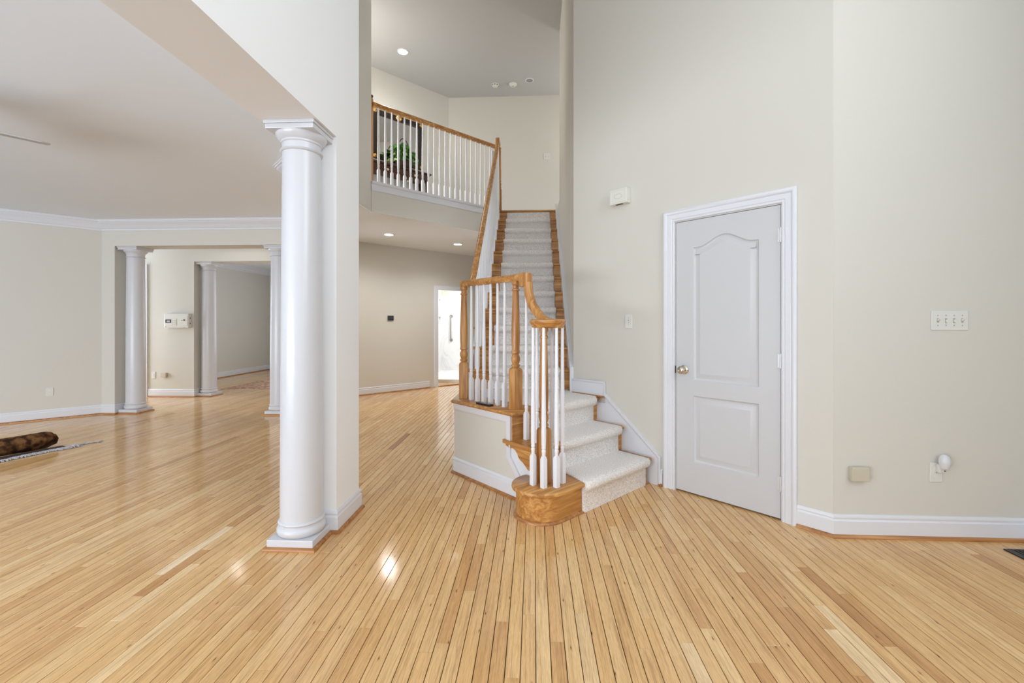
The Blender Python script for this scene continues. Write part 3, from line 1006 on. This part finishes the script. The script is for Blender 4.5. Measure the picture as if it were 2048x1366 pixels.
def switch(loc, rz, n, label, ups):
    t = thing('light_switch', label, 'switch', loc, rz, 'toggle switches')
    hw = .023 * n + .0125
    MB().box(-hw, hw, -.007, 0, -.058, .058).build('cover_plate', M['plate'], t, bevel=.004)
    for i in range(n):
        x = (i - (n - 1) / 2) * .046
        MB().box(-.0055, .0055, -.0085, -.006, -.0125, .0125).build('toggle_slot', M['toggle'], t, (x, 0, 0))
        s = 1 if ups[i] else -1
        MB().rings([[(-.0045, -.007, -.006), (.0045, -.007, -.006), (.0045, -.007, .006), (-.0045, -.007, .006)],
                    [(-.0035, -.022, s * .010 - .004), (.0035, -.022, s * .010 - .004), (.0035, -.022, s * .010 + .004), (-.0035, -.022, s * .010 + .004)]]).build('toggle', M['ivory'], t, (x, 0, 0))
        for z in (-.030, .030):
            MB().lathe([(.003, 0), (.003, .0012)], n=8).build('screw', M['grey'], t, (x, -.007, z), 0, rx=PI / 2)
    return t


p = LF(2.096, 0)
switch((p[0], p[1], 1.293), DW, 1, 'single toggle switch left of the arched door', [0])
switch((2.457, 2.757, 1.295), 0, 4, 'four-gang toggle switch plate on the right wall', [1, 0, 0, 1])
switch((.24, 8.31, 4.39), 0, 2, 'double switch plate on the upstairs wall', [1, 1])
outlet((2.380, 2.757, .395), 0, 'outlet holding the night light on the right wall')
outlet((-6.43, 5.59, .365), HWR, 'outlet low on the left angled wall')
outlet((-6.60, 7.4, .375), 0, 'outlet beside the small box below the alarm panel')
outlet((-6.86, 11.8, .40), 0, 'small outlet on the dining room end wall')

t = thing('night_light', 'clear plug-in night light with a rounded shade', 'night light', (2.392, 2.750, .418), 0)
MB().box(-.017, .017, -.026, -.001, -.020, .030).build('body', M['plate'], t, bevel=.006)
MB().lathe([(.018, .012), (.025, .028), (.028, .05), (.026, .070), (.019, .086), (.008, .093), (0, .094)], n=20, caps=False).build('shade', M['bulb'], t, (.004, -.034, 0), smooth=60)
MB().lathe([(.0035, 0), (.0035, .003)], n=8).build('light_sensor', M['black'], t, (.012, -.026, -.006), 0, rx=PI / 2)


def small_box(loc, rz, label, w=.05, h=.042, d=.04):
    t = thing('sensor_box', label, 'box', loc, rz, 'small beige wall boxes')
    MB().box(-w + .004, w - .004, -.012, 0, -h + .004, h - .004).build('back_plate', M['beige'], t, bevel=.002)
    MB().box(-w, w, -d, -.013, -h, h).build('cover', M['beige'], t, bevel=.004)
    return t


small_box((1.928, 2.757, .385), 0, 'small aged beige box low on the right wall')
small_box((-6.40, 7.4, .378), 0, 'small beige box below the alarm panel', .045, .04)

# door chime on the diagonal wall
p = LF(2.165, 0)
t = thing('door_chime', 'ivory door chime box high on the wall left of the door', 'chime', (p[0], p[1], 2.342), DW)
MB().box(-.085, .085, -.058, 0, -.062, .062).build('body', M['ivory'], t, bevel=.004)
MB().mould([(-.07, -.048), (.07, -.048), (.07, .048), (-.07, .048)], [(-.002, 0), (-.002, .002), (.002, .002), (.002, 0)], lambda p, q, h: (p, -.058 - h, q), closed=True).build('cover_rim', M['plate'], t)
ov = []
for i in range(24):
    a = 2 * PI * i / 24
    ov.append((.038 * math.cos(a) * (.8 + .2 * abs(math.cos(a))), .02 * math.sin(a)))
MB().mould(ov, [(-.0015, 0), (-.0015, .0015), (.0015, .0015), (.0015, 0)], lambda p, q, h: (p, -.058 - h, q), closed=True).build('emblem', M['beige'], t)
for x, w_ in ((-.03, .006), (-.012, .009), (.008, .011), (.026, .006)):
    MB().box(x - w_, x + w_, -.044, -.022, -.0635, -.0615).build('sound_slot', M['dark'], t)

# alarm panel on the back wall
t = thing('alarm_panel', 'white alarm and intercom panel with small display', 'panel', (-6.132, 7.4, 1.318), 0)
MB().box(-.218, .218, -.075, 0, -.122, .122).build('body', M['plate'], t, bevel=.008)
MB().box(-.20, .01, -.079, -.074, -.085, .04).build('keypad_panel', M['ivory'], t, bevel=.002)
MB().box(-.19, -.09, -.083, -.078, -.035, .022).build('display_bezel', M['black'], t, bevel=.002)
MB().box(-.163, -.108, -.0845, -.082, -.022, .006).build('display', M['lcd'], t)
for i in range(3):
    for j in range(3):
        MB().box(-.072 + i * .026, -.055 + i * .026, -.082, -.078, -.07 + j * .033, -.052 + j * .033).build('key', M['plate'], t, bevel=.001)
MB().box(.03, .20, -.079, -.074, -.085, .085).build('speaker_panel', M['ivory'], t, bevel=.002)
for x, z, r in ((.145, .012, .013), (.105, .006, .006)):
    MB().lathe([(r, 0), (r, .005)], n=14).build('button', M['black'], t, (x, -.079, z), 0, rx=PI / 2)
for x, z in ((-.19, -.10), (.14, -.115)):
    MB().box(x - .012, x + .012, -.078, -.074, z - .003, z + .003).build('mark', M['grey'], t)
for z in (.045, -.045):
    MB().box(.2165, .2185, -.045, -.03, z - .01, z + .01).build('side_slot', M['dark'], t)

# hall thermostat
t = thing('thermostat', 'small black thermostat on the angled hall wall', 'thermostat', (-2.652, 8.088, 1.372), HWR)
MB().box(-.062, .062, -.012, 0, -.048, .048).build('base', M['grey'], t, bevel=.003)
MB().box(-.056, .056, -.026, -.011, -.042, .042).build('body', M['black'], t, bevel=.005)
MB().box(-.044, .044, -.0275, -.0255, -.028, .032).build('screen', mat('dim_screen', S(58, 62, 70), .15), t)

# ---------------------------------------------------------------- ceiling lights and detectors


def downlight(loc, label, r, lit, power=0):
    t = thing('recessed_light', label, 'ceiling light', loc, 0, 'recessed ceiling lights')
    MB().lathe([(r * .78, -.003), (r * .8, -.008), (r, -.007), (r * 1.02, 0), (r * .78, 0)], n=32).build('trim_ring', M['trim'], t, smooth=40)
    MB().lathe([(r * .8, -.006), (r * .4, -.0065), (.001, -.0065), (.001, -.002), (r * .8, -.002)], n=32).build('lens', M['lamp'] if lit else M['grey'], t)
    if power:
        d = bpy.data.lights.new('lamp', 'SPOT')
        d.energy, d.spot_size, d.spot_blend, d.shadow_soft_size, d.color = power, math.radians(150), 1.0, .07, (1, 1, 1)
        d.specular_factor = 0
        o = bpy.data.objects.new('lamp', d)
        COL.objects.link(o)
        o.parent = t
        o.location = (0, 0, -.03)
    return t


downlight((-2.34, 7.06, CZ), 'lit recessed light in the hall ceiling, left of two', .085, True, 52)
downlight((-1.38, 7.99, CZ), 'lit recessed light in the hall ceiling, right of two', .085, True, 52)
downlight((-2.05, 6.86, UZ), 'bright recessed light in the high upstairs ceiling', .085, True, 24)
downlight((-4.75, 6.9, CZ), 'recessed ceiling light behind the far columned header', .085, True)
downlight((-.08, 7.78, UZ), 'unlit recessed light right of the two smoke detectors', .075, False)
for x, lb, holes in ((-.694, 'smoke detector with vent holes, left of two on the high ceiling', True), (-.373, 'plain round smoke detector, right of two on the high ceiling', False)):
    t = thing('smoke_detector', lb, 'smoke detector', (x, 7.885, UZ), 0, 'ceiling smoke detectors')
    MB().lathe([(.07, 0), (.072, -.012), (.066, -.02)], n=28).build('base', M['plate'], t, smooth=40)
    MB().lathe([(.062, -.018), (.062, -.026), (.052, -.034), (.02, -.038), (.001, -.038)], n=28).build('cover', M['ivory'], t, smooth=40)
    if holes:
        for i in range(8):
            a = i * PI / 4
            MB().box(-.011, .011, -.004, .003, -.029, -.019).build('vent_slot', M['dark'], t, (.0595 * math.cos(a), .0595 * math.sin(a), 0), a + PI / 2)
    else:
        MB().lathe([(.012, -.038), (.012, -.041), (.001, -.041)], n=14).build('test_button', M['grey'], t)

# ceiling fan whose blades reach into the left edge
t = thing('ceiling_fan', 'white ceiling fan at the upper left edge of the photo', 'fan', (-3.50, 2.17, 0), 0)
MB().lathe([(.07, CZ), (.075, CZ - .03), (.03, CZ - .05), (.014, CZ - .06), (.014, CZ - .16), (.10, CZ - .18), (.13, CZ - .22), (.13, CZ - .29), (.09, CZ - .33), (.05, CZ - .34)], n=32).build('motor_housing', M['fan'], t, smooth=40)
MB().lathe([(.05, CZ - .34), (.12, CZ - .37), (.13, CZ - .41), (.10, CZ - .46), (.04, CZ - .485), (.001, CZ - .49)], n=28).build('light_bowl', M['bulb'], t, smooth=50)
for i in range(5):
    a = math.radians(57.0 + 72 * i - 3)
    bl_ = MB().prism(ccw([(.20, -.05), (.62, -.066), (.655, -.05), (.665, 0), (.655, .05), (.62, .066), (.20, .05)]), 0, .007).build('blade', M['fan'], t, (0, 0, 2.425), a, rx=.18)
    MB().box(.10, .24, -.018, .018, -.004, .0).build('blade_iron', M['fan'], bl_)

# ---------------------------------------------------------------- door glass at the back left, bathroom
wn = thing('window_1', 'bright glazed patio door seen past the left column', 'window', (-7.19, 7.42, 0), 0, kind='structure')
MB().box(.445, .485, -.045, .05, 0, 2.3).box(-.55, -.45, -.03, .05, 0, 2.3).box(-.45, .445, -.03, .05, 2.16, 2.3).build('frame', M['trim'], wn)
MB().box(-.45, .445, -.01, .035, 0, .16).box(-.45, .445, -.01, .035, 1.03, 1.07).box(.425, .445, -.01, .035, .16, 2.16).box(-.45, -.38, -.01, .035, .16, 2.16).build('sash', M['trim'], wn)
MB().box(-.38, .425, .01, .016, .16, 1.03).build('pane', M['glass'], wn)
MB().box(-.38, .425, .01, .016, 1.07, 2.16).build('pane', M['glass'], wn)
MB().box(.425, .44, -.05, -.01, .98, 1.06).build('handle', M['gilt'], wn)

cas = MB().mould([(HX(-1.45), 0), (HX(-1.45), 2.025), (HX(-1.983), 2.025), (HX(-1.983), 0)][::-1], [(0, 0), (0, -.010), (-.012, -.014), (-.05, -.018), (-.082, -.018), (-.082, 0)][::-1], lambda p, q, h: (p, h, q))
cas.box(HX(-1.99), HX(-1.983), 0, .12, 0, 2.03).box(HX(-1.45), HX(-1.44), 0, .12, 0, 2.03).box(HX(-1.99), HX(-1.44), 0, .12, 2.022, 2.03)
struct(cas.build('trim_5', M['trim'], None, (-3.5, 7.24, 0), PI / 4), 'white casing of the bathroom doorway', 'moulding')
MB_th = MB().box(HX(-1.99), HX(-1.44), -.01, .12, 0, .018).build('threshold', M['shoe'], None, (-3.5, 7.24, 0), PI / 4, bevel=.004)
struct(MB_th, 'oak threshold of the bathroom doorway', 'threshold')
sh = thing('shower_surround', 'white marble shower with two niches and a grab bar', 'shower', (-2.38, 11.4, 0), 0)
m = MB().box(-.12, 0, -2.0, .0, 0, 1.07).box(-.12, 0, -2.0, -.40, 1.07, 1.97).box(-.12, 0, -.13, 0, 1.07, 1.97).box(-.12, 0, -.40, -.13, 1.44, 1.50).box(-.12, 0, -.40, -.13, 1.88, 1.97).box(-.13, -.10, -.45, -.1, 1.0, 1.95)
m.build('side_panel', M['marble'], sh)
MB().box(-.12, 2.0, 0, .1, 0, 1.97).build('back_panel', M['marble'], sh)
MB().box(0, 1.3, -1.9, 0, .0, .06).build('shower_floor', M['tile'], sh)
MB().box(0, 1.95, -.012, 0, 1.955, 1.985).build('top_edge', M['trim'], sh)
gbar = thing('grab_bar', 'vertical brushed steel grab bar in the shower', 'grab bar', (-2.14, 11.392, .84), 0)
MB().tube([(0, -.005, 0), (0, -.045, .004), (0, -.055, .02), (0, -.055, .31), (0, -.055, .60), (0, -.045, .616), (0, -.005, .62)], .016, 12).build('bar', M['steel'], gbar, smooth=60)
for z in (0, .62):
    MB().lathe([(.04, 0), (.038, .01), (.02, .014)], n=20).build('flange', M['steel'], gbar, (0, 0, z), 0, rx=PI / 2, smooth=40)

# ---------------------------------------------------------------- upstairs console table, mirror, plant (frame: X along wall, Y into wall)
UWO = lambda u, d: (-1.61 + (-u) / R2 + (d) / R2, 8.31 + (-u) / R2 - d / R2)   # u leftwards along the wall, d out from it
c = UWO(1.20, .175)
tb = thing('console_table', 'dark carved console table upstairs behind the balusters', 'table', (c[0], c[1], FZ), PI / 4)
hw = .62
MB().box(-hw, hw, -.165, .165, .755, .785).build('top', M['mahog'], tb, bevel=.008)
MB().box(-hw + .05, hw - .05, -.14, .15, .655, .755).build('apron', M['mahog'], tb, bevel=.004)
for i in range(3):
    MB().box(-.50 + i * .345, -.19 + i * .345, -.146, -.138, .67, .742).build('drawer_front', M['mahog'], tb, bevel=.003)
    MB().lathe([(.010, 0), (.013, .010), (.006, .018), (0, .019)], n=12, caps=False).build('drawer_knob', M['gilt'], tb, (-.345 + i * .345, -.146, .705), 0, rx=PI / 2, smooth=40)
MB().prism(ccw([(-.5, .655), (-.42, .58), (-.2, .615), (0, .56), (.2, .615), (.42, .58), (.5, .655)]), -.135, -.115, lambda p, q, h: (p, h, q)).build('carved_skirt', M['mahog'], tb, bevel=.003)
MB().box(-.52, .52, -.11, .13, .16, .185).build('lower_shelf', M['mahog'], tb, bevel=.004)
for sx in (-1, 1):
    for sy in (-.11, .12):
        MB().tube([(sx * .55, sy, .70), (sx * .575, sy, .60), (sx * .570, sy, .45), (sx * .53, sy, .25), (sx * .525, sy, .12), (sx * .565, sy, .03), (sx * .575, sy, 0)], [.04, .045, .034, .024, .02, .024, .028], 10).build('leg', M['mahog'], tb, smooth=60)
c = UWO(1.05, .012)
mr = thing('framed_mirror', 'large mirror in a black and gilt frame on the upstairs wall', 'mirror', (c[0], c[1], 4.02), PI / 4)
mw, mh = .47, .82
MB().box(-mw + .05, mw - .05, -.012, .008, .05, mh - .05).build('glass', M['mirror'], mr)
for nm, q in (('frame_rail', (-mw, mw, mh - .075, mh)), ('frame_rail', (-mw, mw, 0, .075)), ('frame_stile', (-mw, -mw + .07, .07, mh - .07)), ('frame_stile', (mw - .07, mw, .07, mh - .07))):
    MB().box(q[0], q[1], -.035, .01, q[2], q[3]).build(nm, M['frame'], mr, bevel=.008)
for sx in (-1, 1):
    for z in (.035, mh - .035):
        MB().lathe([(.034, 0), (.030, .010), (.02, .014), (.012, .02), (0, .022)], n=12, caps=False).build('gilt_corner', M['gilt'], mr, (sx * (mw - .035), -.033, z), 0, rx=PI / 2, smooth=30)
MB().lathe([(.06, 0), (.05, .014), (.02, .026), (0, .03)], n=12, caps=False).build('gilt_crest', M['gilt'], mr, (0, -.033, mh - .03), 0, rx=PI / 2, smooth=30)
MB().mould([(-mw + .068, .073), (mw - .068, .073), (mw - .068, mh - .073), (-mw + .068, mh - .073)], [(0, 0), (0, .004), (.008, .004), (.008, 0)], lambda p, q, h: (p, -.034 - h, q), closed=True).build('frame_slip', M['frame'], mr)

c = UWO(1.06, .22)
pl = thing('potted_plant', 'leafy green plant in a dark handled basket on the console table', 'plant', (c[0], c[1], FZ + .785), PI / 4)
MB().lathe([(.09, 0), (.12, .03), (.135, .09), (.14, .13), (.132, .135), (.12, .12), (.1, .10)], n=24).build('basket', M['wicker'], pl, smooth=50)
MB().tube([(.13 * math.cos(a), 0, .12 + .40 * math.sin(a)) for a in [PI * i / 16 for i in range(17)]], .008, 8).build('basket_handle', M['wicker'], pl, smooth=60)
rnd = random.Random(11)
for nm, mt, cnt in (('foliage', 'leaf', 230), ('pale_foliage', 'leaf2', 60)):
    mb = MB()
    for i in range(cnt):
        th_ = rnd.uniform(0, 2 * PI)
        ph = rnd.uniform(-.35, 1.45)
        R = rnd.uniform(.10, .235)
        cx, cy, cz = R * 1.12 * math.cos(th_) * math.cos(ph), R * .8 * math.sin(th_) * math.cos(ph), .18 + R * 1.05 * math.sin(ph)
        L = rnd.uniform(.035, .062)
        rot = Matrix.Rotation(rnd.uniform(0, 2 * PI), 3, 'Z') @ Matrix.Rotation(rnd.uniform(-.9, .9), 3, 'X') @ Matrix.Rotation(rnd.uniform(-.9, .9), 3, 'Y')
        lv = [(-L, 0, 0), (-L * .3, L * .55, .004), (L * .5, L * .38, .0), (L, 0, -.008), (L * .5, -L * .38, 0), (-L * .3, -L * .55, .004), (0, 0, -.006)]
        mb.add([Vector((cx, cy, cz)) + rot @ Vector(q) for q in lv], [(0, 6, 1), (1, 6, 2), (2, 6, 3), (3, 6, 4), (4, 6, 5), (5, 6, 0)])
    tag(mb.build(nm, M[mt], pl), kind='stuff')
mb = MB()
for x, z in ((-.30, .02), (.02, -.05), (.20, .03), (.06, -.10), (.10, -.08)):
    for q in range(5):
        a = q * 2 * PI / 5
        mb.add([(x, -.18, z), (x + .022 * math.cos(a), -.19, z + .022 * math.sin(a)), (x + .022 * math.cos(a + .9), -.186, z + .022 * math.sin(a + .9))], [(0, 1, 2)])
# carved shell ornaments sit on the table front
tag(mb.build('ornament', M['petal'], tb, (.10, .03, .66)), 'cream floral ornament')

# door stop at the top of the stairs
t = thing('door_stop', 'tiny spring door stop on the upstairs baseboard', 'door stop', (-.40, 8.27, FZ), 0)
MB().lathe([(.012, .10), (.012, .13)], n=10).build('rubber_tip', M['ivory'], t)
MB().lathe([(.006, 0), (.006, .10)], n=8).build('spring', M['steel'], t)

# ---------------------------------------------------------------- small things
p = LF(2.775, 1.00)
t = thing('remote_control', 'small black handset lying on the oak landing edge', 'remote', (p[0], p[1], LZ + .0005), math.radians(-43))
MB().box(-.085, .085, -.022, .022, 0, .016).build('body', M['black'], t, bevel=.005)
MB().box(-.02, .065, -.015, .015, .0155, .0168).build('screen', mat('dull_screen', S(120, 116, 108), .12), t)
for i in range(3):
    MB().lathe([(.005, .016), (.005, .018), (.001, .018)], n=10).build('button', M['grey'], t, (-.066 + i * .016, 0, 0))

t = thing('floor_vent', 'dark bronze floor register at the right edge', 'vent', (2.80, 2.58, .0005), 0)
MB().box(-.155, .155, -.06, -.045, 0, .006).box(-.155, .155, .045, .06, 0, .006).box(-.155, -.13, -.045, .045, 0, .006).box(.13, .155, -.045, .045, 0, .006).build('frame', M['vent'], t, bevel=.001)
for i in range(12):
    MB().box(-.128 + i * .022, -.116 + i * .022, -.045, .045, .001, .005).build('louvre', M['vent'], t)
MB().box(-.13, .13, -.045, .045, 0, .0008).build('duct_opening', M['dark'], t)

# rolled rug
ra = math.atan2(.34, .12)
t = thing('rolled_rug', 'rolled brown patterned rug with a grey fringed flap', 'rug', (-4.985, 4.345, 0), ra)
n, L = 26, 1.7
rs = []
rr_ = random.Random(5)
for i, x in enumerate([0, -.03, -.2, -.5, -.8, -1.2, -1.7]):
    row = []
    for j in range(n):
        a = 2 * PI * j / n
        r = .082 * (1 + .06 * math.sin(3 * a + x * 4) + rr_.uniform(-.012, .012)) * (.86 if i == 0 else 1)
        row.append((x, r * math.cos(a) * 1.12 + .02 * math.sin(x * 5), .088 + r * math.sin(a)))
    rs.append(row)
MB().rings(rs).build('roll', M['rug'], t, smooth=60)
sp = [(.012 + .0016 * k_ * .5) for k_ in range(60)]
cone = MB()
cr_ = []
for k_, x in enumerate((.0, .03, .055)):
    r = (.06, .052, .006)[k_]
    cr_.append([(x, -.012 + r * math.cos(2 * PI * j / 16), .078 + r * math.sin(2 * PI * j / 16)) for j in range(16)])
cone.rings(cr_).build('inner_coil', M['rug'], t, smooth=60)
fl = [[(x, y, z) for y, z in ((-.05, .004), (-.10, .012), (-.17, .010), (-.235 - .015 * math.sin(x * 9), .006), (-.235 - .015 * math.sin(x * 9), .001), (-.05, .0005))] for x in (.05, -.2, -.5, -.8, -1.2, -1.7)]
MB().rings(fl).build('flap', M['rugback'], t, smooth=50)
mb = MB()
for i in range(520):
    x = .12 - rr_.random() * 1.7
    y = -.228 - .015 * math.sin(x * 9) + rr_.uniform(-.012, .012)
    a = rr_.uniform(-1.2, 1.2) - PI / 2
    q = rr_.uniform(.03, .06)
    mb.tube([(x, y + .02, .010), (x + .4 * q * math.cos(a), y + .4 * q * math.sin(a), .014), (x + q * math.cos(a), y + q * math.sin(a) * .7, .004)], [.006, .005, .003], 4)
for i in range(40):
    x = .1 + rr_.random() * .22
    y = -.17 + .0 * x + rr_.uniform(-.02, .02) - (x - .1) * .25
    a = rr_.uniform(0, 2 * PI)
    mb.tube([(x, y, .003), (x + .03 * math.cos(a), y + .02 * math.sin(a), .010), (x + .055 * math.cos(a), y + .025 * math.sin(a), .004)], [.006, .005, .003], 4)
tag(mb.build('fringe', M['fringe'], t), kind='stuff')

# dining-room rug
t = thing('dining_rug', 'rose patterned area rug on the dining room floor', 'rug', (-5.1, 9.6, 0), 0)
MB().box(-.93, .93, -1.33, 1.33, .0005, .010).build('pile', M['rug2'], t)
mb = MB()
for i in range(180):
    x = -.93 + 1.86 * i / 179
    mb.box(x - .003, x + .003, -1.39 + rr_.uniform(-.01, .01), -1.33, .0005, .005)
tag(mb.build('fringe', M['petal'], t), kind='stuff')
